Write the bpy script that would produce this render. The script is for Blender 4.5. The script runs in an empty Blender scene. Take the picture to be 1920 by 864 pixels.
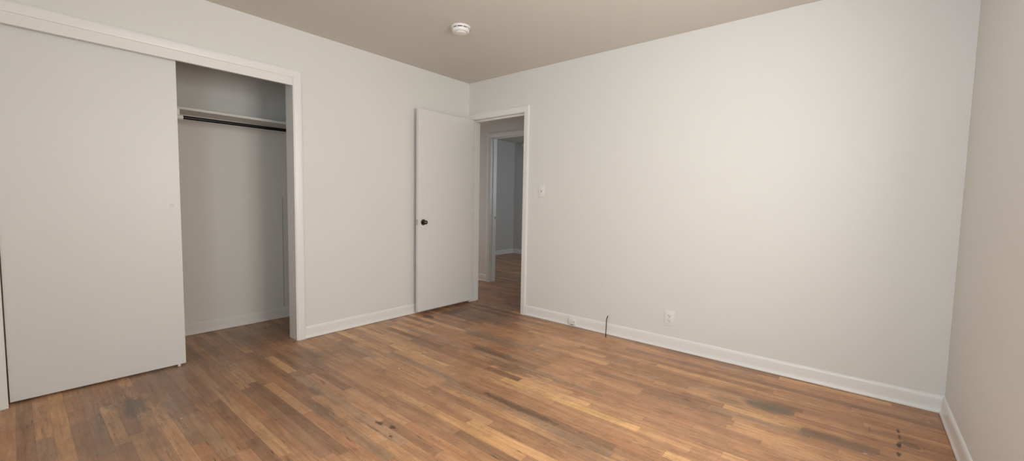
import bpy, bmesh, math, random
from mathutils import Vector, Matrix

S = bpy.context.scene
COL = S.collection
PI = math.pi

# ------------------------------------------------------------------ camera
F_PX, YAW, PITCH, ROLL = 784.73, 2.26721, -0.068102, 0.018422
CAM = Vector((3.42848, -3.31634, 1.14252))
fwd = Vector((math.cos(YAW) * math.cos(PITCH), math.sin(YAW) * math.cos(PITCH), math.sin(PITCH)))
rgt = fwd.cross(Vector((0, 0, 1))).normalized()
upv = rgt.cross(fwd)
r2 = math.cos(ROLL) * rgt + math.sin(ROLL) * upv
u2 = -math.sin(ROLL) * rgt + math.cos(ROLL) * upv
cd = bpy.data.cameras.new('camera')
cd.sensor_fit = 'HORIZONTAL'
cd.sensor_width = 36.0
cd.lens = F_PX / 1920 * 36.0
cd.clip_start = 0.02
cam = bpy.data.objects.new('camera', cd)
M3 = Matrix((r2, u2, -fwd)).transposed()
cam.matrix_world = Matrix.Translation(CAM) @ M3.to_4x4()
COL.objects.link(cam)
S.camera = cam

# ------------------------------------------------------------------ room sizes (metres)
H = 2.44            # ceiling height
W = 3.84            # width of the wall with the doorway
YD = -4.05          # wall behind the camera
T = 0.122           # wall thickness
CLX = -0.764        # closet back wall
JX0, JX1 = 0.052, 0.797      # doorway jamb faces
HALL = 1.0          # hall far wall
FARX, FARY = -2.54, 3.87     # far room corner
# windows (outside the photograph's view)
WD = (2.52, 3.72, 0.85, 2.10)     # in the wall behind the camera: x0 x1 z0 z1
WC = (-2.35, -1.24, 0.90, 2.10)   # in the right wall: y0 y1 z0 z1

# ------------------------------------------------------------------ light
S.view_settings.view_transform = 'Standard'
S.view_settings.look = 'None'
S.view_settings.gamma = 1.0
S.view_settings.use_curve_mapping = False
S.view_settings.exposure = 0.48
world = bpy.data.worlds.new('world')
world.use_nodes = True
bg = world.node_tree.nodes['Background']
bg.inputs[0].default_value = (0.70, 0.82, 1.0, 1)
bg.inputs[1].default_value = 0.8
S.world = world


def area(name, loc, direction, sx, sy, power, col):
    l = bpy.data.lights.new(name, 'AREA')
    l.shape = 'RECTANGLE'
    l.size, l.size_y = sx, sy
    l.energy = power
    l.color = col
    o = bpy.data.objects.new(name, l)
    o.location = loc
    o.rotation_euler = Vector(direction).to_track_quat('-Z', 'Y').to_euler()
    COL.objects.link(o)
    return o


# daylight in the two window openings and the far room, then a hall fill lamp
area('daylight_front_window', ((WD[0] + WD[1]) / 2, YD - 0.16, (WD[2] + WD[3]) / 2), (0, 1, 0.35),
     WD[1] - WD[0] - .06, WD[3] - WD[2] - .06, 37, (0.79, 0.89, 1.0))
area('daylight_right_window', (W + 0.16, (WC[0] + WC[1]) / 2, (WC[2] + WC[3]) / 2), (-1, 0, -0.02),
     WC[1] - WC[0] - .06, WC[3] - WC[2] - .06, 34, (1.0, 0.95, 0.88))
area('daylight_far_room', (0.95, 2.75, 1.55), (-1, 0.25, 0.10), 1.1, 1.1, 11, (0.82, 0.92, 1.0))
area('hall_end_fill', (-1.66, 0.56, 1.15), (1, 0, 0), 0.70, 1.9, 1.9, (1.0, 0.76, 0.65))  # warm lamp added to brighten the hall, no source known

# ------------------------------------------------------------------ helpers


def srgb(r, g, b):
    def f(c):
        c /= 255
        return c / 12.92 if c <= 0.04045 else ((c + 0.055) / 1.055) ** 2.4
    return (f(r), f(g), f(b), 1)


def mat(name, col, rough=0.5, metal=0.0, bump=0.0, bscale=300, spec=0.5, vary=0.0, coat=0.0):
    m = bpy.data.materials.new(name)
    m.use_nodes = True
    nt = m.node_tree
    p = nt.nodes['Principled BSDF']
    p.inputs['Base Color'].default_value = col
    p.inputs['Roughness'].default_value = rough
    p.inputs['Metallic'].default_value = metal
    p.inputs['Specular IOR Level'].default_value = spec
    p.inputs['Coat Weight'].default_value = coat
    tc = nt.nodes.new('ShaderNodeTexCoord')
    if vary:
        n = nt.nodes.new('ShaderNodeTexNoise')
        n.inputs['Scale'].default_value = 2.3
        n.inputs['Detail'].default_value = 3
        nt.links.new(tc.outputs['Object'], n.inputs['Vector'])
        mx = nt.nodes.new('ShaderNodeMix')
        mx.data_type = 'RGBA'
        mx.inputs[6].default_value = tuple(c * (1 - vary) for c in col[:3]) + (1,)
        mx.inputs[7].default_value = tuple(min(1, c * (1 + vary)) for c in col[:3]) + (1,)
        nt.links.new(n.outputs['Fac'], mx.inputs[0])
        nt.links.new(mx.outputs[2], p.inputs['Base Color'])
    if bump:
        n = nt.nodes.new('ShaderNodeTexNoise')
        n.inputs['Scale'].default_value = bscale
        n.inputs['Detail'].default_value = 2
        nt.links.new(tc.outputs['Object'], n.inputs['Vector'])
        b = nt.nodes.new('ShaderNodeBump')
        b.inputs['Strength'].default_value = bump
        b.inputs['Distance'].default_value = 0.002
        nt.links.new(n.outputs['Fac'], b.inputs['Height'])
        nt.links.new(b.outputs['Normal'], p.inputs['Normal'])
    return m


WALL = mat('wall_paint', (0.778, 0.768, 0.730, 1), 0.62, bump=0.12, bscale=90, spec=0.35, vary=0.012)
CEIL = mat('ceiling_paint', (0.70, 0.665, 0.595, 1), 0.75, bump=0.10, bscale=90, spec=0.3)
TRIM = mat('trim_paint', (0.835, 0.825, 0.795, 1), 0.32, bump=0.05, bscale=40)
DOORP = mat('door_paint', (0.745, 0.738, 0.715, 1), 0.40, bump=0.05, bscale=9, vary=0.008)
ENTRY = mat('entry_door_paint', (0.765, 0.755, 0.740, 1), 0.35, bump=0.05, bscale=9)
CLOSETP = mat('closet_paint', (0.76, 0.735, 0.685, 1), 0.6, bump=0.12, bscale=90, spec=0.35)
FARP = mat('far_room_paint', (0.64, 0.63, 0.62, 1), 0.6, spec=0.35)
PLASTIC = mat('white_plastic', (0.83, 0.82, 0.79, 1), 0.30)
DARKSLOT = mat('dark_slot', (0.03, 0.028, 0.025, 1), 0.8)
BLACKROD = mat('black_metal', (0.006, 0.006, 0.007, 1), 0.32, spec=0.4)
BLACKCABLE = mat('black_rubber', (0.015, 0.013, 0.012, 1), 0.45)
BRONZE = mat('dark_bronze', (0.10, 0.085, 0.07, 1), 0.20, metal=1.0)
STEEL = mat('worn_steel', (0.55, 0.53, 0.50, 1), 0.28, metal=1.0)
CLEAR = mat('milky_plastic', (0.70, 0.68, 0.65, 1), 0.25)
GREYJACK = mat('grey_plastic', (0.35, 0.34, 0.33, 1), 0.4)


def finish(bm, name, m, parent=None, smooth=False):
    bmesh.ops.recalc_face_normals(bm, faces=bm.faces)
    me = bpy.data.meshes.new(name)
    bm.to_mesh(me)
    bm.free()
    me.materials.append(m)
    if smooth:
        for p in me.polygons:
            p.use_smooth = True
        try:
            me.set_sharp_from_angle(angle=math.radians(38))
        except Exception:
            pass
    o = bpy.data.objects.new(name, me)
    COL.objects.link(o)
    if parent:
        o.parent = parent
    return o


def box(bm, x0, x1, y0, y1, z0, z1, bev=0.0, seg=2):
    vs = [bm.verts.new((x, y, z)) for x in (x0, x1) for y in (y0, y1) for z in (z0, z1)]
    idx = [(0, 1, 3, 2), (4, 6, 7, 5), (0, 4, 5, 1), (2, 3, 7, 6), (0, 2, 6, 4), (1, 5, 7, 3)]
    fs = [bm.faces.new([vs[i] for i in f]) for f in idx]
    if bev:
        es = list({e for f in fs for e in f.edges})
        bmesh.ops.bevel(bm, geom=es, offset=bev, segments=seg, affect='EDGES', profile=0.5)
    return fs


def lathe(bm, prof, origin, axis, n=40, close=True):
    """prof: list of (radius, height along axis)."""
    q = Vector((0, 0, 1)).rotation_difference(Vector(axis).normalized())
    rings = []
    for r, h in prof:
        if r < 1e-6:
            rings.append([bm.verts.new(Vector(origin) + q @ Vector((0, 0, h)))])
        else:
            rings.append([bm.verts.new(Vector(origin) + q @ Vector((r * math.cos(2 * PI * i / n), r * math.sin(2 * PI * i / n), h))) for i in range(n)])
    for a, b in zip(rings, rings[1:]):
        for i in range(n):
            j = (i + 1) % n
            if len(a) == 1 and len(b) == 1:
                continue
            if len(a) == 1:
                bm.faces.new((a[0], b[i], b[j]))
            elif len(b) == 1:
                bm.faces.new((a[i], a[j], b[0]))
            else:
                bm.faces.new((a[i], a[j], b[j], b[i]))
    if close:
        for r in (rings[0], rings[-1]):
            if len(r) > 2:
                bm.faces.new(r)


def tube(bm, pts, rad, n=14):
    pts = [Vector(p) for p in pts]
    rings = []
    for i, p in enumerate(pts):
        d = (pts[min(i + 1, len(pts) - 1)] - pts[max(i - 1, 0)]).normalized()
        ref = Vector((1, 0, 0)) if abs(d.x) < 0.8 else Vector((0, 1, 0))
        a = d.cross(ref).normalized()
        b = d.cross(a)
        rings.append([bm.verts.new(p + rad * (math.cos(2 * PI * k / n) * a + math.sin(2 * PI * k / n) * b)) for k in range(n)])
    for a, b in zip(rings, rings[1:]):
        for k in range(n):
            j = (k + 1) % n
            bm.faces.new((a[k], a[j], b[j], b[k]))
    bm.faces.new(rings[0])
    bm.faces.new(rings[-1])


def sweep(bm, prof, a, b, out, up=Vector((0, 0, 1)), ma=0.0, mb=0.0):
    """extrude a 2D profile (outwards, upwards) from a to b; ma / mb slide the ends along
    the run in proportion to the second coordinate (mitres in the plane of the wall)
    while positive numbers lengthen it."""
    a, b, out = Vector(a), Vector(b), Vector(out)
    d = (b - a).normalized()
    ra, rb = [], []
    for o, h in prof:
        off = out * o + up * h
        ra.append(bm.verts.new(a + off - d * ma * h))
        rb.append(bm.verts.new(b + off + d * mb * h))
    n = len(prof)
    for i in range(n):
        j = (i + 1) % n
        bm.faces.new((ra[i], ra[j], rb[j], rb[i]))
    bm.faces.new(ra)
    bm.faces.new(list(reversed(rb)))


def struct(o, label=None, cat=None):
    o['kind'] = 'structure'
    if label:
        o['label'] = label
    if cat:
        o['category'] = cat
    return o


def tag(o, label, cat, group=None):
    o['label'] = label
    o['category'] = cat
    if group:
        o['group'] = group
    return o


def empty(name, loc, label, cat, group=None):
    o = bpy.data.objects.new(name, None)
    o.empty_display_size = 0.05
    o.location = loc
    COL.objects.link(o)
    return tag(o, label, cat, group)


# ------------------------------------------------------------------ floor: strip oak boards
PW = 0.0572
rng = random.Random(11)
TONES = [((150, 110, 80), 24), ((164, 123, 88), 17), ((137, 100, 74), 19), ((121, 88, 66), 11), ((104, 77, 60), 5),
         ((178, 136, 96), 8), ((148, 104, 74), 10), ((132, 106, 85), 9), ((190, 150, 106), 1)]
tot = sum(w for _, w in TONES)


def soft(c):
    m = (146, 107, 79)
    return tuple(min(250, (m[i] + 0.55 * (c[i] - m[i])) * (1.46, 1.53, 1.56)[i]) for i in range(3))


def pick():
    x = rng.random() * tot
    for c, w in TONES:
        x -= w
        if x <= 0:
            break
    k = rng.uniform(0.95, 1.05)
    return soft(tuple(ch * k for ch in c))


FX0, FX1, FY0, FY1 = -2.66, 3.96, -4.17, 3.99
# boards that are easy to single out in the photograph: (x along, y across, colour)
SPECIAL = [
    (1.70, 2.62, -1.300, (196, 152, 98)),
    (1.62, 2.33, -1.860, (176, 134, 90)),
    (1.95, 2.45, -1.930, (98, 74, 56)),
    (-0.037, 0.92, -3.200, (182, 136, 92)),
    (-0.30, 0.13, -2.912, (182, 134, 90)),
    (-0.27, 1.52, -2.560, (170, 132, 96)),
    (0.24, 1.27, -2.425, (160, 124, 92)),
    (0.60, 1.70, -2.375, (104, 78, 60)),
    (0.66, 1.66, -2.460, (116, 88, 68)),
    (1.03, 1.49, -2.285, (112, 86, 66)),
    (1.15, 1.77, -1.020, (104, 78, 58)),
    (1.50, 1.80, -1.270, (96, 70, 50)),
    (2.05, 2.60, -0.225, (110, 82, 68)),
    (2.60, 3.82, -0.232, (112, 82, 64)),
    (2.88, 3.25, -0.752, (182, 142, 98)),
    (2.99, 3.20, -0.560, (128, 108, 84)),
    (2.79, 3.10, -1.410, (190, 150, 104)),
    (1.70, 2.02, -1.800, (160, 122, 88)),
    (2.10, 2.65, -0.640, (126, 98, 76)),
    (2.30, 2.82, -1.060, (140, 98, 74)),
    (2.45, 2.95, -0.885, (104, 80, 62)),
]
bm = bmesh.new()
uvl = bm.loops.layers.uv.new('board')
cl = bm.faces.layers.float_color.new('tone')
pl = bm.faces.layers.float.new('plen')
sl = bm.faces.layers.float.new('seed')
rows = int(math.ceil((FY1 - FY0) / PW)) + 1
for r in range(rows):
    y0 = -r * PW + FY1 - (FY1 % PW) + 0.028
    y1 = y0 - PW
    sp = sorted([s for s in SPECIAL if y1 <= s[2] < y0])
    cuts = [FX0]
    x = FX0 - rng.random() * 0.7
    while x < FX1:
        x += rng.choice((0.30, 0.42, 0.5, 0.62, 0.75, 0.9, 1.15)) * rng.uniform(0.85, 1.15)
        if FX0 + 0.05 < x < FX1 - 0.05:
            cuts.append(x)
    cuts.append(FX1)
    for s in sp:
        cuts = [c for c in cuts if not (s[0] - 0.14 < c < s[1] + 0.14) or c in (FX0, FX1)] + [s[0], s[1]]
    cuts = sorted(cuts)
    for a, b in zip(cuts, cuts[1:]):
        v = [bm.verts.new(p) for p in ((a, y1, 0), (b, y1, 0), (b, y0, 0), (a, y0, 0))]
        f = bm.faces.new(v)
        c = pick()
        for s in sp:
            if abs(a - s[0]) < 1e-4:
                c = soft(s[3])
        f[cl] = srgb(*c)
        f[pl] = b - a
        f[sl] = rng.random()
        for lp, (uu, vv) in zip(f.loops, ((0, 0), (b - a, 0), (b - a, PW), (0, PW))):
            lp[uvl].uv = (uu, vv)
# underside so that the floor has a thickness
box(bm, FX0, FX1, FY0, FY1, -0.08, -0.002)

fm = bpy.data.materials.new('oak_strip_floor')
fm.use_nodes = True
nt = fm.node_tree
N, L = nt.nodes, nt.links
P = N['Principled BSDF']


def node(t, **kw):
    n = N.new(t)
    for k, v in kw.items():
        setattr(n, k, v)
    return n


def math_(op, a, b=None, c=None, clamp=False):
    n = node('ShaderNodeMath', operation=op, use_clamp=clamp)
    for i, v in enumerate((a, b, c)):
        if v is None:
            continue
        if isinstance(v, (int, float)):
            n.inputs[i].default_value = v
        else:
            L.new(v, n.inputs[i])
    return n.outputs[0]


def sstep(v, lo, hi):
    n = node('ShaderNodeMapRange', interpolation_type='SMOOTHSTEP')
    L.new(v, n.inputs[0])
    n.inputs[1].default_value = lo
    n.inputs[2].default_value = hi
    return n.outputs[0]


def mixc(fac, a, b, mode='MIX'):
    n = node('ShaderNodeMix', data_type='RGBA', blend_type=mode)
    for i, v in ((0, fac), (6, a), (7, b)):
        if isinstance(v, (int, float)):
            n.inputs[i].default_value = v
        elif isinstance(v, tuple):
            n.inputs[i].default_value = v
        else:
            L.new(v, n.inputs[i])
    return n.outputs[2]


tone = node('ShaderNodeAttribute', attribute_name='tone').outputs['Color']
plen = node('ShaderNodeAttribute', attribute_name='plen').outputs['Fac']
seed = node('ShaderNodeAttribute', attribute_name='seed').outputs['Fac']
uv = node('ShaderNodeUVMap', uv_map='board').outputs[0]
sep = node('ShaderNodeSeparateXYZ')
L.new(uv, sep.inputs[0])
U, V = sep.outputs[0], sep.outputs[1]
obj = node('ShaderNodeTexCoord').outputs['Object']


def grain(su, sv, detail, scale=1.0, rough=0.55, dist=0.0, zoff=0.0):
    cx = node('ShaderNodeCombineXYZ')
    L.new(math_('MULTIPLY', U, su), cx.inputs[0])
    L.new(math_('MULTIPLY', V, sv), cx.inputs[1])
    L.new(math_('MULTIPLY_ADD', seed, 61.0, zoff), cx.inputs[2])
    n = node('ShaderNodeTexNoise')
    n.inputs['Scale'].default_value = scale
    n.inputs['Detail'].default_value = detail
    n.inputs['Roughness'].default_value = rough
    n.inputs['Distortion'].default_value = dist
    L.new(cx.outputs[0], n.inputs['Vector'])
    return n.outputs['Fac']


g1 = grain(2.2, 48, 6, rough=0.62, dist=0.9)
g2 = grain(9.0, 150, 4, rough=0.6, dist=0.7, zoff=7)
g3 = grain(2.2, 22, 4, dist=1.2, zoff=19)
gk = grain(6.0, 45, 4, rough=0.65, zoff=33)
c1 = mixc(math_('MULTIPLY', sstep(g1, 0.30, 0.70), 0.55), mixc(1.0, tone, (0.80, 0.76, 0.72, 1), 'MULTIPLY'), mixc(1.0, tone, (1.16, 1.15, 1.13, 1), 'MULTIPLY'))
c2 = mixc(math_('MULTIPLY', sstep(g2, 0.52, 0.70), 0.30), c1, mixc(1.0, c1, (0.66, 0.60, 0.55, 1), 'MULTIPLY'))
c3 = mixc(math_('MULTIPLY', sstep(g3, 0.44, 0.66), 0.62), c2, mixc(1.0, c2, (0.74, 0.71, 0.69, 1), 'MULTIPLY'))
gs = grain(2.0, 34, 6, rough=0.66, dist=1.4, zoff=51)
c3 = mixc(math_('MULTIPLY', sstep(gs, 0.60, 0.68), 0.45), c3, mixc(1.0, c3, (0.52, 0.47, 0.43, 1), 'MULTIPLY'))
gl = grain(1.9, 34, 4, rough=0.55, dist=0.5, zoff=77)
c3 = mixc(math_('MULTIPLY', sstep(gl, 0.58, 0.74), 0.50), c3, mixc(1.0, c3, (1.25, 1.22, 1.15, 1), 'MULTIPLY'))
c4 = mixc(math_('MULTIPLY', sstep(gk, 0.66, 0.74), 0.65), c3, (0.055, 0.034, 0.022, 1))
# thin dark checks that follow the grain
gc = grain(1.3, 26, 3, rough=0.5, dist=0.6, zoff=91)
gm = grain(3.1, 12, 2, zoff=101)
chk = math_('SUBTRACT', 1.0, sstep(math_('ABSOLUTE', math_('SUBTRACT', gc, 0.5)), 0.002, 0.014))
chk = math_('MULTIPLY', chk, sstep(gm, 0.50, 0.62))
c4 = mixc(math_('MULTIPLY', chk, 0.62), c4, mixc(1.0, c4, (0.34, 0.29, 0.26, 1), 'MULTIPLY'))
# short dark flecks
gf = grain(9.0, 110, 2, rough=0.5, zoff=121)
gfm = grain(1.1, 5, 1, zoff=131)
flk = math_('MULTIPLY', sstep(gf, 0.64, 0.72), sstep(gfm, 0.52, 0.66))
c4 = mixc(math_('MULTIPLY', flk, 0.8), c4, (0.045, 0.027, 0.018, 1))
# ground-in dirt
nd = node('ShaderNodeTexNoise')
nd.inputs['Scale'].default_value = 5.5
nd.inputs['Detail'].default_value = 8
nd.inputs['Roughness'].default_value = 0.72
L.new(obj, nd.inputs['Vector'])
c4 = mixc(math_('MULTIPLY', sstep(nd.outputs['Fac'], 0.44, 0.62), 0.62), c4, mixc(1.0, c4, (0.76, 0.73, 0.71, 1), 'MULTIPLY'))
nd2 = node('ShaderNodeTexNoise')
nd2.inputs['Scale'].default_value = 38
nd2.inputs['Detail'].default_value = 6
nd2.inputs['Roughness'].default_value = 0.75
L.new(obj, nd2.inputs['Vector'])
c4 = mixc(math_('MULTIPLY', sstep(nd2.outputs['Fac'], 0.50, 0.66), 0.50), c4, mixc(1.0, c4, (0.72, 0.69, 0.67, 1), 'MULTIPLY'))
# worn finish, old stains and broad darker patches, in metres on the floor
nb = node('ShaderNodeTexNoise')
nb.inputs['Scale'].default_value = 1.1
nb.inputs['Detail'].default_value = 6
nb.inputs['Roughness'].default_value = 0.62
L.new(obj, nb.inputs['Vector'])
c5 = mixc(math_('MULTIPLY', sstep(nb.outputs['Fac'], 0.45, 0.68), 0.40), c4, mixc(1.0, c4, (0.72, 0.70, 0.69, 1), 'MULTIPLY'))
ns = node('ShaderNodeTexNoise')
ns.inputs['Scale'].default_value = 14
ns.inputs['Detail'].default_value = 7
ns.inputs['Roughness'].default_value = 0.7
nsm = node('ShaderNodeMapping')
nsm.inputs['Scale'].default_value = (0.45, 1.9, 1.0)
L.new(obj, nsm.inputs['Vector'])
L.new(nsm.outputs[0], ns.inputs['Vector'])
sp3 = node('ShaderNodeSeparateXYZ')
L.new(obj, sp3.inputs[0])
PX, PY = sp3.outputs[0], sp3.outputs[1]
col = c5
# broad soft patches multiplied darker and greyer, in room, closet and hall
for (sx, sy, rx, ry, mc, st) in [
    (0.55, -2.75, 1.25, 0.75, (0.80, 0.80, 0.83, 1), 0.95),
    (1.00, -1.55, 1.15, 0.95, (0.80, 0.80, 0.82, 1), 0.9),
    (0.45, -0.25, 0.75, 0.50, (0.72, 0.72, 0.75, 1), 0.9),
    (0.20, 1.00, 1.30, 1.10, (0.80, 0.78, 0.80, 1), 0.9),
    (-0.40, -2.2, 0.45, 1.2, (0.74, 0.70, 0.68, 1), 0.9),
    (3.55, -0.55, 0.45, 0.45, (0.80, 0.74, 0.70, 1), 0.9),
]:
    dx = math_('MULTIPLY', math_('SUBTRACT', PX, sx), 1 / rx)
    dy = math_('MULTIPLY', math_('SUBTRACT', PY, sy), 1 / ry)
    dd = math_('SQRT', math_('ADD', math_('MULTIPLY', dx, dx), math_('MULTIPLY', dy, dy)))
    dd = math_('ADD', dd, math_('MULTIPLY', math_('SUBTRACT', nb.outputs['Fac'], 0.5), 1.2))
    fac = math_('MULTIPLY', math_('SUBTRACT', 1.0, sstep(dd, 0.45, 1.25)), st)
    col = mixc(fac, col, mixc(1.0, col, mc, 'MULTIPLY'))
# cx, cy, rx, ry, colour, strength, raggedness
STAINS_AND_PATCHES = [
    (0.45, -2.93, 0.19, 0.06, (0.105, 0.088, 0.066, 1), 0.62, 1.1),
    (3.08, -0.585, 0.15, 0.075, (0.13, 0.105, 0.075, 1), 0.75, 0.5),
    (2.88, -0.66, 0.10, 0.05, (0.20, 0.155, 0.105, 1), 0.5, 0.6),
    (3.40, -0.76, 0.22, 0.07, (0.15, 0.10, 0.062, 1), 0.55, 0.7),
    (3.633, -0.425, 0.007, 0.030, (0.012, 0.009, 0.007, 1), 0.9, 0.8),
    (3.634, -0.50, 0.006, 0.035, (0.02, 0.015, 0.010, 1), 0.75, 1.0),
    (3.628, -0.60, 0.010, 0.045, (0.012, 0.009, 0.007, 1), 0.9, 0.9),
    (3.622, -0.70, 0.008, 0.030, (0.015, 0.011, 0.008, 1), 0.8, 0.9),
    (3.67, -0.56, 0.05, 0.03, (0.055, 0.035, 0.022, 1), 0.6, 0.8),
    (3.52, -0.50, 0.003, 0.05, (0.06, 0.035, 0.022, 1), 0.5, 0.7),
    (1.59, -2.15, 0.026, 0.013, (0.03, 0.018, 0.012, 1), 0.85, 1.6),
    (1.68, -2.13, 0.034, 0.012, (0.03, 0.018, 0.012, 1), 0.8, 1.6),
    (1.74, -2.18, 0.016, 0.009, (0.03, 0.018, 0.012, 1), 0.8, 1.4),
    (1.25, -2.28, 0.10, 0.035, (0.10, 0.075, 0.055, 1), 0.38, 1.3),
    (1.00, -2.20, 0.10, 0.030, (0.11, 0.085, 0.065, 1), 0.40, 1.3),
    (0.20, -0.72, 0.10, 0.045, (0.045, 0.024, 0.014, 1), 0.80, 0.9),
    (0.24, -0.40, 0.10, 0.20, (0.06, 0.035, 0.022, 1), 0.65, 0.9),
    (0.55, -0.30, 0.45, 0.22, (0.12, 0.095, 0.080, 1), 0.50, 0.8),
    (1.10, -0.78, 0.45, 0.10, (0.13, 0.10, 0.08, 1), 0.35, 1.2),
    (1.62, -1.15, 0.30, 0.075, (0.085, 0.058, 0.040, 1), 0.45, 1.3),
    (1.30, -1.00, 0.25, 0.05, (0.10, 0.07, 0.05, 1), 0.5, 0.9),
    (2.05, -1.55, 0.38, 0.025, (0.08, 0.055, 0.038, 1), 0.60, 1.3),
    (2.45, -1.65, 0.25, 0.10, (0.16, 0.12, 0.085, 1), 0.35, 1.2),
    (0.45, -1.98, 0.30, 0.16, (0.12, 0.08, 0.055, 1), 0.35, 1.2),
    (0.30, -2.70, 0.60, 0.35, (0.125, 0.093, 0.074, 1), 0.40, 0.9),  # broad brown-grey darkening of the left foreground, with the next row
    (0.80, -3.05, 0.55, 0.20, (0.125, 0.093, 0.074, 1), 0.35, 0.9),
    (-0.38, -1.80, 0.34, 0.55, (0.10, 0.065, 0.046, 1), 0.35, 0.8),  # broad brown darkening across the closet floor
    (-0.25, -1.75, 0.05, 0.02, (0.02, 0.012, 0.008, 1), 0.8, 0.8),
    (-0.05, -1.86, 0.05, 0.012, (0.02, 0.012, 0.008, 1), 0.8, 0.8),
    (0.02, -1.92, 0.02, 0.008, (0.02, 0.012, 0.008, 1), 0.8, 0.8),
    (0.935, -2.316, 0.004, 0.085, (0.42, 0.32, 0.21, 1), 0.0, 0.2),
    # flecks of old paint
    (0.60, -0.085, 0.010, 0.006, (0.62, 0.58, 0.52, 1), 0.9, 0.5),
    (1.00, -1.40, 0.010, 0.010, (0.62, 0.58, 0.52, 1), 0.8, 0.9),
    (1.07, -1.67, 0.016, 0.006, (0.60, 0.55, 0.48, 1), 0.7, 0.9),
    (0.80, -2.80, 0.008, 0.006, (0.62, 0.58, 0.52, 1), 0.9, 0.5),
    (1.50, -1.75, 0.020, 0.006, (0.55, 0.48, 0.40, 1), 0.6, 0.9),
    (3.50, -0.80, 0.012, 0.006, (0.62, 0.58, 0.52, 1), 0.8, 0.9),
]
for (sx, sy, rx, ry, sc, st, rag) in STAINS_AND_PATCHES:
    dx = math_('MULTIPLY', math_('SUBTRACT', PX, sx), 1 / rx)
    dy = math_('MULTIPLY', math_('SUBTRACT', PY, sy), 1 / ry)
    dd = math_('SQRT', math_('ADD', math_('MULTIPLY', dx, dx), math_('MULTIPLY', dy, dy)))
    dd = math_('ADD', dd, math_('MULTIPLY', math_('SUBTRACT', ns.outputs['Fac'], 0.5), rag * 2.2))
    dd = math_('ADD', dd, math_('MULTIPLY', math_('SUBTRACT', nd2.outputs['Fac'], 0.5), rag * (3.4 if max(rx, ry) < 0.06 else 1.6)))
    fac = math_('MULTIPLY', math_('SUBTRACT', 1.0, sstep(dd, 0.55, 1.05)), st)
    col = mixc(fac, col, sc)
# joints between boards
du = math_('MINIMUM', U, math_('SUBTRACT', plen, U))
dv = math_('MINIMUM', V, math_('SUBTRACT', PW, V))
gap = math_('SUBTRACT', 1.0, sstep(math_('MINIMUM', du, dv), 0.0002, 0.0012))
col = mixc(math_('MULTIPLY', gap, 0.38), col, (0.040, 0.024, 0.015, 1))
L.new(col, P.inputs['Base Color'])
rr = node('ShaderNodeMapRange')
L.new(nb.outputs['Fac'], rr.inputs[0])
rr.inputs[1].default_value, rr.inputs[2].default_value = 0.3, 0.7
rr.inputs[3].default_value, rr.inputs[4].default_value = 0.26, 0.44
L.new(rr.outputs[0], P.inputs['Roughness'])
P.inputs['Specular IOR Level'].default_value = 0.45
bmp = node('ShaderNodeBump')
bmp.inputs['Strength'].default_value = 0.25
bmp.inputs['Distance'].default_value = 0.001
L.new(math_('SUBTRACT', math_('MULTIPLY', g1, 0.25), gap), bmp.inputs['Height'])
L.new(bmp.outputs['Normal'], P.inputs['Normal'])
fl = finish(bm, 'floor', fm)
struct(fl, 'worn brown oak strip floor running through room, closet and hall', 'floor')

# ------------------------------------------------------------------ ceiling and walls
bm = bmesh.new()
box(bm, FX0, FX1, FY0, FY1, H, H + 0.1)
struct(finish(bm, 'ceiling', CEIL), 'plain beige ceiling with one smoke detector', 'ceiling')

CY0, CY1 = -3.372, -1.889           # closet opening
# left wall with the closet opening
bm = bmesh.new()
box(bm, -0.128, 0, FY0, CY0 - 0.018, 0, H)
box(bm, -0.128, 0, CY1 + 0.018, T, 0, H)
box(bm, -0.128, 0, CY0 - 0.018, CY1 + 0.018, 2.075, H)
struct(finish(bm, 'wall_left', WALL), 'white painted left wall with the closet opening', 'wall')

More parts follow.
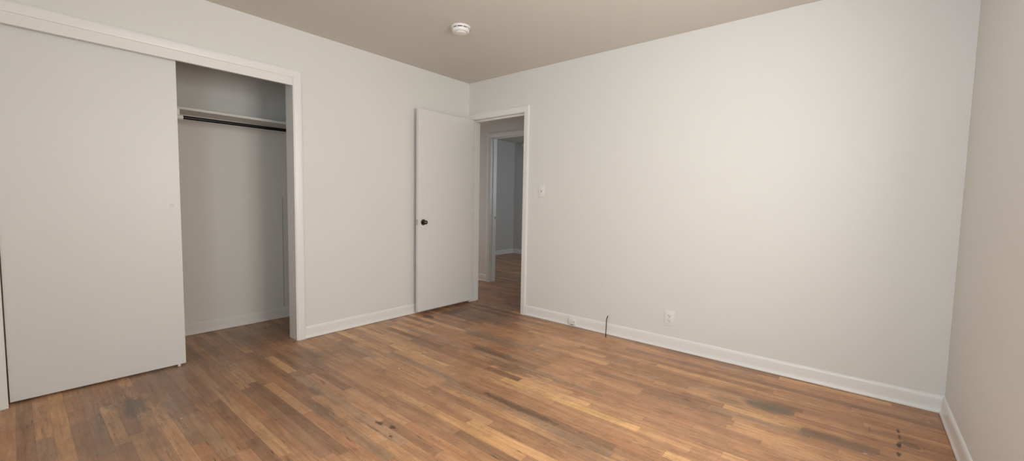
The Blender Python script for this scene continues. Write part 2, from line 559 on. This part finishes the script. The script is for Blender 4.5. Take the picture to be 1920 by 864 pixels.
# back wall with the doorway
bm = bmesh.new()
box(bm, 0.0, JX0 - 0.018, 0, T, 0, H)
box(bm, JX1 + 0.018, FX1, 0, T, 0, H)
box(bm, JX0 - 0.018, JX1 + 0.018, 0, T, 2.052, H)
SEAM = WALL.copy()
SEAM.name = 'wall_paint_with_seams'
_n, _l = SEAM.node_tree.nodes, SEAM.node_tree.links
_tc = [x for x in _n if x.bl_idname == 'ShaderNodeTexCoord'][0]
_bp = [x for x in _n if x.bl_idname == 'ShaderNodeBump'][0]
_sx = _n.new('ShaderNodeSeparateXYZ')
_l.new(_tc.outputs['Object'], _sx.inputs[0])
_h = _bp.inputs['Height'].links[0].from_socket
for _x, _z in ((2.955, 1.05), (3.475, 1.45)):      # two faint ridges where wall boards meet
    _d = _n.new('ShaderNodeMath'); _d.operation = 'SUBTRACT'; _d.inputs[1].default_value = _x
    _l.new(_sx.outputs[0], _d.inputs[0])
    _a = _n.new('ShaderNodeMath'); _a.operation = 'ABSOLUTE'
    _l.new(_d.outputs[0], _a.inputs[0])
    _m = _n.new('ShaderNodeMapRange'); _m.interpolation_type = 'SMOOTHSTEP'
    _m.inputs[1].default_value, _m.inputs[2].default_value = 0.0, 0.006
    _m.inputs[3].default_value, _m.inputs[4].default_value = 1.0, 0.0
    _l.new(_a.outputs[0], _m.inputs[0])
    _e = _n.new('ShaderNodeMath'); _e.operation = 'SUBTRACT'; _e.inputs[1].default_value = _z
    _l.new(_sx.outputs[2], _e.inputs[0])
    _f = _n.new('ShaderNodeMath'); _f.operation = 'ABSOLUTE'
    _l.new(_e.outputs[0], _f.inputs[0])
    _g = _n.new('ShaderNodeMapRange'); _g.interpolation_type = 'SMOOTHSTEP'
    _g.inputs[1].default_value, _g.inputs[2].default_value = 0.1, 0.5
    _g.inputs[3].default_value, _g.inputs[4].default_value = 1.8, 0.0
    _l.new(_f.outputs[0], _g.inputs[0])
    _p = _n.new('ShaderNodeMath'); _p.operation = 'MULTIPLY_ADD'
    _l.new(_m.outputs[0], _p.inputs[0])
    _l.new(_g.outputs[0], _p.inputs[1])
    _l.new(_h, _p.inputs[2])
    _h = _p.outputs[0]
_l.new(_h, _bp.inputs['Height'])
struct(finish(bm, 'wall_back', SEAM), 'large white painted wall with the open doorway and light switch', 'wall')

# right wall with a window outside the view
bm = bmesh.new()
box(bm, W, W + T, WC[1], 0.0, 0, H)
box(bm, W, W + T, FY0, WC[0], 0, H)
box(bm, W, W + T, WC[0], WC[1], 0, WC[2])
box(bm, W, W + T, WC[0], WC[1], WC[3], H)
struct(finish(bm, 'wall_right', WALL), 'white painted wall at the right edge of the photo', 'wall')

# wall behind the camera
bm = bmesh.new()
box(bm, 0, WD[0], YD - T, YD, 0, H)
box(bm, WD[1], W, YD - T, YD, 0, H)
box(bm, WD[0], WD[1], YD - T, YD, 0, WD[2])
box(bm, WD[0], WD[1], YD - T, YD, WD[3], H)
struct(finish(bm, 'wall_front', WALL), 'white painted wall behind the camera', 'wall')

# closet shell
bm = bmesh.new()
box(bm, CLX - 0.1, CLX, -3.6, -1.2, 0, H)
struct(finish(bm, 'wall_closet_back', CLOSETP), 'grey white back wall inside the closet', 'wall')
bm = bmesh.new()
box(bm, CLX, -0.128, -1.3, -1.2, 0, H)
struct(finish(bm, 'wall_closet_right', CLOSETP), 'right end wall inside the closet', 'wall')
bm = bmesh.new()
box(bm, CLX, -0.128, -3.6, -3.5, 0, H)
struct(finish(bm, 'wall_closet_left', CLOSETP), 'left end wall inside the closet', 'wall')

# hall and the room beyond
HX0, HX1 = -0.588, 0.20              # opening in the hall wall
bm = bmesh.new()
box(bm, FX0, HX0 - 0.018, HALL, HALL + 0.12, 0, H)
box(bm, HX1 + 0.018, 2.6, HALL, HALL + 0.12, 0, H)
box(bm, HX0 - 0.018, HX1 + 0.018, HALL, HALL + 0.12, 2.045, H)
struct(finish(bm, 'wall_hall_back', WALL), 'dim hall wall seen through the open doorway', 'wall')
bm = bmesh.new()
box(bm, -1.7, -1.6, T, 0.19, 0, H)
box(bm, -1.7, -1.6, 0.93, HALL, 0, H)
box(bm, -1.7, -1.6, 0.19, 0.93, 2.1, H)  # opening added to hold the hall fill lamp
struct(finish(bm, 'wall_hall_left', WALL), 'left end wall of the hall with an opening added for the fill light', 'wall')
bm = bmesh.new()
box(bm, 2.5, 2.6, T, HALL, 0, H)
struct(finish(bm, 'wall_hall_right', WALL), 'right end wall of the hall', 'wall')
bm = bmesh.new()
box(bm, FX0, -0.128, 0.0, T, 0, H)
struct(finish(bm, 'wall_hall_front', WALL), 'near side wall of the hall behind the closet', 'wall')
bm = bmesh.new()
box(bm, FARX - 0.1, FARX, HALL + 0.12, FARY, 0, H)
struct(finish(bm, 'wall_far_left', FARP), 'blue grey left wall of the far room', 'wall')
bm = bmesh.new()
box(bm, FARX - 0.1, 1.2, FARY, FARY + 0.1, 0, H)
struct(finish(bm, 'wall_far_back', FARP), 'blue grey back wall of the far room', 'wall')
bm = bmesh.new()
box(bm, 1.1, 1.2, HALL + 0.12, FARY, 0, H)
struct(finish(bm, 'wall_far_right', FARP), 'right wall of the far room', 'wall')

# ------------------------------------------------------------------ windows (not in view)


PANE = bpy.data.materials.new('window_glass')
PANE.use_nodes = True
_n, _l = PANE.node_tree.nodes, PANE.node_tree.links
_t = _n.new('ShaderNodeBsdfTransparent')
_g = _n.new('ShaderNodeBsdfGlossy')
_g.inputs['Roughness'].default_value = 0.02
_m = _n.new('ShaderNodeMixShader')
_m.inputs[0].default_value = 0.05
_l.new(_t.outputs[0], _m.inputs[1])
_l.new(_g.outputs[0], _m.inputs[2])
_l.new(_m.outputs[0], _n['Material Output'].inputs['Surface'])


def window(name, n, axis, c0, c1, z0, z1, plane, outward, label):
    bm = bmesh.new()

    def b(u0, u1, w0, w1, z0, z1):
        a0, a1 = sorted((plane + outward * w0, plane + outward * w1))
        if axis == 'x':
            box(bm, u0, u1, a0, a1, z0, z1)
        else:
            box(bm, a0, a1, u0, u1, z0, z1)
    fw = 0.05
    b(c0, c1, 0, T, z0, z0 + fw)
    b(c0, c1, 0, T, z1 - fw, z1)
    b(c0, c0 + fw, 0, T, z0 + fw, z1 - fw)
    b(c1 - fw, c1, 0, T, z0 + fw, z1 - fw)
    zm = (z0 + z1) / 2
    b(c0 + fw, c1 - fw, 0.04, 0.09, zm - 0.02, zm + 0.02)
    w = struct(finish(bm, name, TRIM), label, 'window')
    bm = bmesh.new()
    b(c0 + fw, c1 - fw, 0.063, 0.067, z0 + fw, z1 - fw)
    finish(bm, 'pane', PANE, w)
    return w


window('window_1', 1, 'x', WD[0], WD[1], WD[2], WD[3], YD, -1, 'white framed window behind the camera')
window('window_2', 2, 'y', WC[0], WC[1], WC[2], WC[3], W, 1, 'white framed window in the right wall, nearest the camera')

# ------------------------------------------------------------------ baseboards
BB = [(0, 0.0), (0.012, 0.0), (0.012, 0.003), (0.019, 0.003), (0.020, 0.007), (0.0185, 0.013), (0.0145, 0.019), (0.0125, 0.024), (0.0115, 0.040), (0.0105, 0.072),
      (0.0095, 0.084), (0.0065, 0.094), (0.003, 0.099), (0, 0.100)]


def baseboard(name, runs, m, label):
    bm = bmesh.new()
    for a, b, out in runs:
        sweep(bm, BB, a, b, out)
    return struct(finish(bm, name, m, smooth=True), label, 'baseboard')


baseboard('baseboard_left', [((0, -1.824, 0), (0, 0, 0), (1, 0, 0)), ((0, YD, 0), (0, -3.437, 0), (1, 0, 0))], TRIM,
          'white baseboard between closet casing and the open door')
baseboard('baseboard_back', [((0.858, 0, 0), (W, 0, 0), (0, -1, 0))], TRIM, 'long white baseboard under the light switch wall')
baseboard('baseboard_right', [((W, YD, 0), (W, 0, 0), (-1, 0, 0))], TRIM, 'white baseboard on the right wall')
baseboard('baseboard_closet', [((CLX, -3.5, 0), (CLX, -1.3, 0), (1, 0, 0))], CLOSETP, 'white baseboard along the closet back wall')
baseboard('baseboard_hall', [((-1.6, HALL, 0), (HX0 - 0.058, HALL, 0), (0, -1, 0)), ((HX1 + 0.058, HALL, 0), (2.5, HALL, 0), (0, -1, 0))], TRIM,
          'white baseboard on the dim hall wall')
baseboard('baseboard_far', [((FARX, HALL + 0.12, 0), (FARX, FARY, 0), (1, 0, 0)), ((FARX, FARY, 0), (1.1, FARY, 0), (0, -1, 0))], TRIM,
          'white baseboard of the far room meeting in its corner')

# ------------------------------------------------------------------ casings and jambs
CW = 0.060


def casing_prof(w=CW):
    # (outwards from the wall, across the casing from the inner edge)
    return [(0, 0), (0.009, 0), (0.0115, 0.003), (0.0125, 0.012), (0.0145, 0.030), (0.0165, 0.046), (0.0165, w - 0.005), (0.0145, w - 0.001), (0, w)]


def casing(bm, o0, o1, ztop, place, out, w=CW):
    """three mitred lengths round an opening; place(u, z) -> point on the wall."""
    pr = casing_prof(w)
    du = (Vector(place(1, 0)) - Vector(place(0, 0)))
    sweep(bm, pr, place(o1, 0), place(o1, ztop), out, up=du, mb=1.0)
    sweep(bm, pr, place(o0, 0), place(o0, ztop), out, up=-du, mb=1.0)
    sweep(bm, pr, place(o0, ztop), place(o1, ztop), out, up=Vector((0, 0, 1)), ma=1.0, mb=1.0)


# closet casing with its head fascia and jamb boards
bm = bmesh.new()
casing(bm, CY0 + 0.002, CY1 + 0.006, 2.068, lambda u, z: (0, u, z), Vector((1, 0, 0)))
t1 = struct(finish(bm, 'trim_1', TRIM, smooth=True), 'white mitred casing around the closet opening', 'door casing')
bm = bmesh.new()
box(bm, -0.020, 0.004, CY0 + 0.0005, CY1 - 0.0005, 2.008, 2.0705, 0.0015, 1)
finish(bm, 'head_fascia', TRIM, t1)
bm = bmesh.new()
box(bm, -0.128, 0.006, CY1, CY1 + 0.018, 0, 2.07, 0.0012, 1)
box(bm, -0.128, 0.006, CY0 - 0.018, CY0, 0, 2.07, 0.0012, 1)
finish(bm, 'jamb', TRIM, t1)

# doorway casing, jamb and stop
bm = bmesh.new()
casing(bm, JX0 - 0.006, JX1 - 0.003, 2.038, lambda u, z: (u, 0, z), Vector((0, -1, 0)))
t2 = struct(finish(bm, 'trim_2', TRIM, smooth=True), 'white casing around the open doorway to the hall', 'door casing')
bm = bmesh.new()
box(bm, JX0 - 0.018, JX0, -0.004, T + 0.004, 0, 2.034)
box(bm, JX1, JX1 + 0.018, -0.004, T + 0.004, 0, 2.034)
box(bm, JX0 - 0.018, JX1 + 0.018, -0.004, T + 0.004, 2.034, 2.052)
finish(bm, 'jamb', TRIM, t2)
bm = bmesh.new()
box(bm, JX0, JX0 + 0.011, 0.042, 0.078, 0, 2.034, 0.001, 1)
box(bm, JX1 - 0.011, JX1, 0.042, 0.078, 0, 2.034, 0.001, 1)
box(bm, JX0 + 0.011, JX1 - 0.011, 0.042, 0.078, 2.018, 2.034, 0.001, 1)
finish(bm, 'door_stop', TRIM, t2)
bm = bmesh.new()
pr = casing_prof()
casing(bm, JX0 - 0.006, JX1 + 0.006, 2.038, lambda u, z: (u, T, z), Vector((0, 1, 0)))
finish(bm, 'hall_side_casing', TRIM, t2, smooth=True)

# casing of the doorway across the hall
bm = bmesh.new()
casing(bm, HX0 + 0.004, HX1 - 0.004, 2.024, lambda u, z: (u, HALL, z), Vector((0, -1, 0)))
t3 = struct(finish(bm, 'trim_3', TRIM, smooth=True), 'white casing of the second doorway across the dim hall', 'door casing')
bm = bmesh.new()
box(bm, HX0 - 0.018, HX0, HALL - 0.004, HALL + 0.124, 0, 2.028)
box(bm, HX1, HX1 + 0.018, HALL - 0.004, HALL + 0.124, 0, 2.028)
box(bm, HX0 - 0.018, HX1 + 0.018, HALL - 0.004, HALL + 0.124, 2.028, 2.045)
finish(bm, 'jamb', TRIM, t3)
bm = bmesh.new()
box(bm, HX0, HX0 + 0.011, HALL + 0.045, HALL + 0.08, 0, 2.028, 0.001, 1)
box(bm, HX1 - 0.011, HX1, HALL + 0.045, HALL + 0.08, 0, 2.028, 0.001, 1)
box(bm, HX0 + 0.011, HX1 - 0.011, HALL + 0.045, HALL + 0.08, 2.014, 2.028, 0.001, 1)
finish(bm, 'door_stop', TRIM, t3)
bm = bmesh.new()
box(bm, HX0 - 0.0005, HX0 + 0.002, HALL + 0.088, HALL + 0.118, 0.885, 0.945, 0.0006, 1)
sp_ = finish(bm, 'strike_plate', STEEL, t3)
sp_['label'] = 'small metal strike plate'
bm = bmesh.new()
box(bm, HX0 + 0.002, HX0 + 0.0026, HALL + 0.096, HALL + 0.110, 0.900, 0.930)
finish(bm, 'latch_hole', DARKSLOT, sp_)

# ------------------------------------------------------------------ sliding closet door
SY0, SY1, SXF = -3.3655, -2.597, -0.040
bm = bmesh.new()
box(bm, SXF - 0.034, SXF, SY0, SY1, 0.011, 2.030, 0.0018, 2)
d1 = struct(finish(bm, 'door_1', DOORP), 'flat white sliding closet door pushed to the left', 'sliding door')
bm = bmesh.new()
lathe(bm, [(0.0072, -0.001), (0.0072, 0.0012), (0.0092, 0.0026), (0.0108, 0.0020), (0.0116, 0.0002), (0.0116, -0.001)], (SXF, -2.645, 1.078), (1, 0, 0), 36, close=False)
lathe(bm, [(0.0, 0.0005), (0.0073, 0.0005)], (SXF, -2.645, 1.078), (1, 0, 0), 36, close=False)
fp = finish(bm, 'finger_pull', DOORP, d1, smooth=True)
fp['label'] = 'round finger pull painted over in white'

# guide on the floor under the closet door
g = empty('door_guide', (-0.047, -2.635, 0), 'tiny pale plastic guide on the floor under the sliding closet door', 'door guide')
bm = bmesh.new()
box(bm, -0.040, 0.016, -0.008, 0.008, 0, 0.0025, 0.001, 1)
finish(bm, 'base', CLEAR, g)
bm = bmesh.new()
box(bm, 0.0085, 0.0145, -0.0075, 0.0075, 0.0024, 0.013, 0.0015, 2)
finish(bm, 'front_lip', CLEAR, g)
bm = bmesh.new()
box(bm, -0.038, -0.032, -0.0075, 0.0075, 0.0024, 0.013, 0.0015, 2)
finish(bm, 'rear_lip', CLEAR, g)

# ------------------------------------------------------------------ closet shelf, rod and wall strip
SHX, SHZ = -0.517, 1.788
bm = bmesh.new()
box(bm, CLX, SHX, -3.5, -1.3, SHZ, SHZ + 0.020, 0.002, 2)
sh = tag(finish(bm, 'closet_shelf', CLOSETP), 'white wooden shelf across the upper part of the closet', 'shelf')
bm = bmesh.new()
box(bm, CLX, CLX + 0.018, -3.5, -1.3, SHZ - 0.045, SHZ, 0.002, 1)
finish(bm, 'cleat', CLOSETP, sh)
# bracket that hangs from the shelf and carries the rod
RX, RZ, BY = -0.50, 1.724, -2.478
rb = empty('rod_bracket', (RX, BY, SHZ), 'small white bracket under the closet shelf holding the end of the black rod', 'bracket')
bm = bmesh.new()
box(bm, -0.016, 0.016, -0.075, -0.012, RZ - SHZ, -0.0005, 0.002, 1)
finish(bm, 'hanger_plate', TRIM, rb, smooth=True)
bm = bmesh.new()
lathe(bm, [(0.0, 0.0), (0.0145, 0.0), (0.0195, 0.001), (0.0205, 0.004), (0.0205, 0.080), (0.0, 0.080)], (0, 0.008, RZ + 0.003 - SHZ), (0, -1, 0), 28, close=False)
finish(bm, 'rod_socket', TRIM, rb, smooth=True)
bm = bmesh.new()
tube(bm, [(RX, BY + 0.008, RZ + 0.003), (RX, -1.3, RZ + 0.012)], 0.0135, 24)
tag(finish(bm, 'closet_rod', BLACKROD, smooth=True), 'black round clothes rod under the closet shelf', 'clothes rod')

# slotted metal strip on the closet's back wall
st = empty('wall_strip', (CLX, -1.680, 0), 'narrow slotted metal strip low on the closet back wall', 'slotted strip')
bm = bmesh.new()
z0, z1, pitch, n = 0.105, 1.150, 0.0127, 82
hw, sw = 0.0075, 0.0033
box(bm, 0.0005, 0.0045, -hw, -sw, z0, z1)
box(bm, 0.0005, 0.0045, sw, hw, z0, z1)
for k in range(n + 1):
    za = z0 + k * pitch
    box(bm, 0.0005, 0.0045, -sw, sw, za, min(za + 0.0062, z1))
finish(bm, 'slotted_face', CLOSETP, st)
bm = bmesh.new()
box(bm, 0.0, 0.0006, -hw + 0.001, hw - 0.001, z0, z1)
finish(bm, 'dark_backing', DARKSLOT, st)
for k, zz in enumerate((z0 + 0.045, z1 - 0.045)):
    bm = bmesh.new()
    lathe(bm, [(0.0036, 0.004), (0.0034, 0.0056), (0.002, 0.0064), (0, 0.0066)], (0, 0, zz), (1, 0, 0), 14)
    finish(bm, 'screw', CLOSETP, st, smooth=True)

# ------------------------------------------------------------------ entry door, swung open beside the left wall
PIN = Vector((0.054, -0.006, 0))
DWID, DTH, DZ0, DZ1 = 0.757, 0.035, 0.033, 2.028
# door frame of reference: local +x runs from hinge to free edge, local +y is the face we see
bm = bmesh.new()
box(bm, 0.003, DWID, 0.005, 0.005 + DTH, DZ0, DZ1, 0.0015, 2)
d2 = struct(finish(bm, 'door_2', ENTRY), 'flat white bedroom door standing open in the corner with a dark knob', 'door')
ang = math.radians(-90.0)
d2.location = PIN
d2.rotation_euler = (0, 0, ang)
KX, KZ = DWID - 0.0600, 0.926


def knob(face_y, sgn):
    bm = bmesh.new()
    ax = (0, sgn, 0)
    lathe(bm, [(0.0295, 0.0), (0.0295, 0.003), (0.0280, 0.006), (0.022, 0.0085), (0.015, 0.0095), (0.012, 0.011)], (KX, face_y, KZ), ax, 40)
    r = finish(bm, 'rosette', BRONZE, d2, smooth=True)
    r['label'] = 'dark bronze rosette'
    bm = bmesh.new()
    lathe(bm, [(0.0105, 0.009), (0.0105, 0.020), (0.013, 0.024), (0.0185, 0.029), (0.0205, 0.035), (0.0205, 0.042), (0.0185, 0.048), (0.014, 0.0515),
               (0.0085, 0.0525), (0.0080, 0.0505), (0.0, 0.0500)], (KX, face_y, KZ), ax, 40)
    k = finish(bm, 'door_knob', BRONZE, d2, smooth=True)
    k['label'] = 'small dark bronze door knob'
    bm = bmesh.new()
    lathe(bm, [(0.0062, 0.0495), (0.0062, 0.0520), (0.005, 0.0530), (0, 0.0532)], (KX, face_y, KZ), ax, 20)
    finish(bm, 'privacy_button', STEEL, k, smooth=True)


knob(0.005 + DTH, 1)
knob(0.005, -1)
bm = bmesh.new()
box(bm, DWID - 0.0005, DWID + 0.0012, 0.005 + 0.006, 0.005 + 0.029, KZ - 0.029, KZ + 0.029, 0.0005, 1)
lp = finish(bm, 'latch_plate', STEEL, d2)
lp['label'] = 'metal latch plate on the door edge'
bm = bmesh.new()
box(bm, DWID + 0.001, DWID + 0.011, 0.005 + 0.0115, 0.005 + 0.0235, KZ - 0.009, KZ + 0.009, 0.003, 2)
finish(bm, 'latch_bolt', STEEL, lp)
for zz in (0.25, 1.03, 1.80):
    bm = bmesh.new()
    lathe(bm, [(0.0045, -0.045), (0.0058, -0.043), (0.0058, 0.043), (0.0045, 0.045)], (0, 0, zz), (0, 0, 1), 16)
    box(bm, 0.0005, 0.003, 0.003, 0.036, zz - 0.043, zz + 0.043)
    finish(bm, 'hinge', TRIM, d2, smooth=True)

# ------------------------------------------------------------------ light switch
SWX, SWZ = 1.0225, 1.254
s = empty('light_switch', (SWX, 0, SWZ), 'white toggle light switch on the wall right of the doorway', 'light switch')
bm = bmesh.new()
box(bm, -0.0375, 0.0375, -0.0060, 0.0, -0.0600, 0.0600, 0.003, 3)
finish(bm, 'switch_plate', PLASTIC, s, smooth=True)
bm = bmesh.new()
box(bm, -0.0055, 0.0055, -0.0068, -0.0055, -0.0125, 0.0125, 0.0004, 1)
finish(bm, 'toggle_slot', GREYJACK, s)
bm = bmesh.new()
box(bm, -0.0042, 0.0042, -0.019, -0.0050, 0.000, 0.0095, 0.0012, 2)
for v in bm.verts:
    v.co.z += (-v.co.y - 0.005) * 0.45
finish(bm, 'toggle', PLASTIC, s, smooth=True)
for zz in (-0.031, 0.031):
    bm = bmesh.new()
    lathe(bm, [(0.0032, 0.0055), (0.003, 0.0068), (0, 0.0072)], (0, 0, zz), (0, -1, 0), 16)
    finish(bm, 'screw', PLASTIC, s, smooth=True)

# ------------------------------------------------------------------ wall outlet
OX, OZ = 2.3010, 0.2455
s = empty('wall_outlet', (OX, 0, OZ), 'white double power outlet low on the wall at right of the black cable', 'outlet')
bm = bmesh.new()
box(bm, -0.0385, 0.0385, -0.0060, 0.0, -0.0605, 0.0605, 0.003, 3)
finish(bm, 'outlet_plate', PLASTIC, s, smooth=True)
for zz in (-0.0195, 0.0195):
    bm = bmesh.new()
    lathe(bm, [(0.0172, 0.0055), (0.0172, 0.0072), (0.0165, 0.0078), (0, 0.0078)], (0, 0, zz), (0, -1, 0), 32)
    for v in bm.verts:
        v.co.z = max(zz - 0.0145, min(zz + 0.0145, v.co.z))
    rc = finish(bm, 'receptacle', PLASTIC, s, smooth=True)
    bm = bmesh.new()
    box(bm, -0.0075, -0.0053, -0.0082, -0.0072, zz - 0.001, zz + 0.008)
    box(bm, 0.0053, 0.0075, -0.0082, -0.0072, zz - 0.000, zz + 0.0075)
    lathe(bm, [(0.0029, 0.0072), (0.0029, 0.0082), (0, 0.0082)], (0, 0, zz - 0.0085), (0, -1, 0), 14)
    finish(bm, 'socket_holes', DARKSLOT, rc)
bm = bmesh.new()
lathe(bm, [(0.0034, 0.0055), (0.003, 0.0068), (0, 0.0071)], (0, 0, 0), (0, -1, 0), 16)
finish(bm, 'screw', PLASTIC, s, smooth=True)

# ------------------------------------------------------------------ jack box on the baseboard
s = empty('phone_jack', (1.428, -0.0115, 0.020), 'small white jack box mounted on the baseboard left of the black cable', 'jack box')
bm = bmesh.new()
box(bm, -0.041, 0.032, -0.024, 0.0, 0.003, 0.058, 0.004, 3)
finish(bm, 'jack_body', PLASTIC, s, smooth=True)
bm = bmesh.new()
lathe(bm, [(0.0115, -0.003), (0.0115, 0.002), (0.0095, 0.004), (0.0052, 0.0044), (0.0048, 0.002)], (0.0195, -0.0235, 0.032), (0.35, -1, 0), 28)
jp = finish(bm, 'round_port', PLASTIC, s, smooth=True)
bm = bmesh.new()
lathe(bm, [(0.0048, 0.0020), (0.0044, 0.0048), (0, 0.0048)], (0.0195, -0.0235, 0.032), (0.35, -1, 0), 16)
finish(bm, 'port_hole', GREYJACK, jp)
bm = bmesh.new()
box(bm, -0.015, 0.009, -0.020, -0.006, -0.001, 0.0034)
finish(bm, 'plug_opening', DARKSLOT, s)
bm = bmesh.new()
lathe(bm, [(0.0045, 0.023), (0.004, 0.0250), (0, 0.0254)], (-0.012, 0, 0.036), (0, -1, 0), 16)
finish(bm, 'screw', PLASTIC, s, smooth=True)

# ------------------------------------------------------------------ cable stub rising from the floor
wx, wy = 1.798, -0.086
pts = [(0, 0, -0.001), (-0.001, 0, 0.03), (0, 0.001, 0.08), (0.0005, 0.002, 0.125), (0.001, 0.002, 0.150), (0.0035, 0.002, 0.160),
       (0.008, 0.001, 0.173), (0.0135, 0, 0.188)]
s = empty('cable_stub', (wx, wy, 0), 'short black cable sticking up out of the floor by the baseboard', 'cable')
bm = bmesh.new()
tube(bm, pts, 0.0038, 12)
finish(bm, 'cable', BLACKCABLE, s, smooth=True)
bm = bmesh.new()
tube(bm, [pts[-1], (0.0150, 0, 0.1915)], 0.0026, 10)
finish(bm, 'cut_end', STEEL, s, smooth=True)

# ------------------------------------------------------------------ smoke detector
s = empty('smoke_detector', (1.046, -1.108, H), 'round white smoke detector on the ceiling', 'smoke detector')
bm = bmesh.new()
lathe(bm, [(0.070, 0.0), (0.0725, 0.002), (0.0725, 0.010), (0.070, 0.0135), (0.064, 0.0150), (0.060, 0.0150)], (0, 0, 0), (0, 0, -1), 64)
finish(bm, 'mounting_base', PLASTIC, s, smooth=True)
bm = bmesh.new()
lathe(bm, [(0.0590, 0.0140), (0.0590, 0.0225)], (0, 0, 0), (0, 0, -1), 64)
finish(bm, 'vent_slot', DARKSLOT, s)
bm = bmesh.new()
lathe(bm, [(0.0610, 0.0205), (0.0640, 0.0215), (0.0640, 0.0300), (0.0620, 0.0390), (0.0580, 0.0425), (0.050, 0.0430), (0.048, 0.0410), (0.040, 0.0405), (0.039, 0.0445), (0.034, 0.0490),
           (0.022, 0.0505), (0.0, 0.0508)], (0, 0, 0), (0, 0, -1), 64)
for k in range(9):       # ribs that break the vent into slots
    a = 2 * PI * k / 9 + 0.2
    q = Matrix.Rotation(a, 4, 'Z')
    b2 = bmesh.new()
    box(b2, 0.0575, 0.0635, -0.0035, 0.0035, -0.0225, -0.0140)
    vm = {v: bm.verts.new(q @ v.co) for v in b2.verts}
    for f in b2.faces:
        bm.faces.new([vm[v] for v in f.verts])
    b2.free()
finish(bm, 'cover', PLASTIC, s, smooth=True)
bm = bmesh.new()
lathe(bm, [(0.0095, 0.0495), (0.0095, 0.0525), (0.0085, 0.0535), (0, 0.0538)], (0.008, -0.012, 0), (0, 0, -1), 28)
finish(bm, 'test_button', CLEAR, s, smooth=True)

# ------------------------------------------------------------------ round alarm in the far room
s = empty('wall_alarm', (-2.285, FARY, 2.375), 'small round white fixture high on the far room wall, half hidden by doorway casing', 'alarm')
bm = bmesh.new()
lathe(bm, [(0.050, 0.0), (0.052, 0.004), (0.052, 0.015), (0.048, 0.022)], (0, 0, 0), (0, -1, 0), 40)
finish(bm, 'mounting_base', PLASTIC, s, smooth=True)
bm = bmesh.new()
lathe(bm, [(0.045, 0.020), (0.043, 0.030), (0.034, 0.038), (0.018, 0.042), (0, 0.043)], (0, 0, 0), (0, -1, 0), 40)
finish(bm, 'cover', PLASTIC, s, smooth=True)
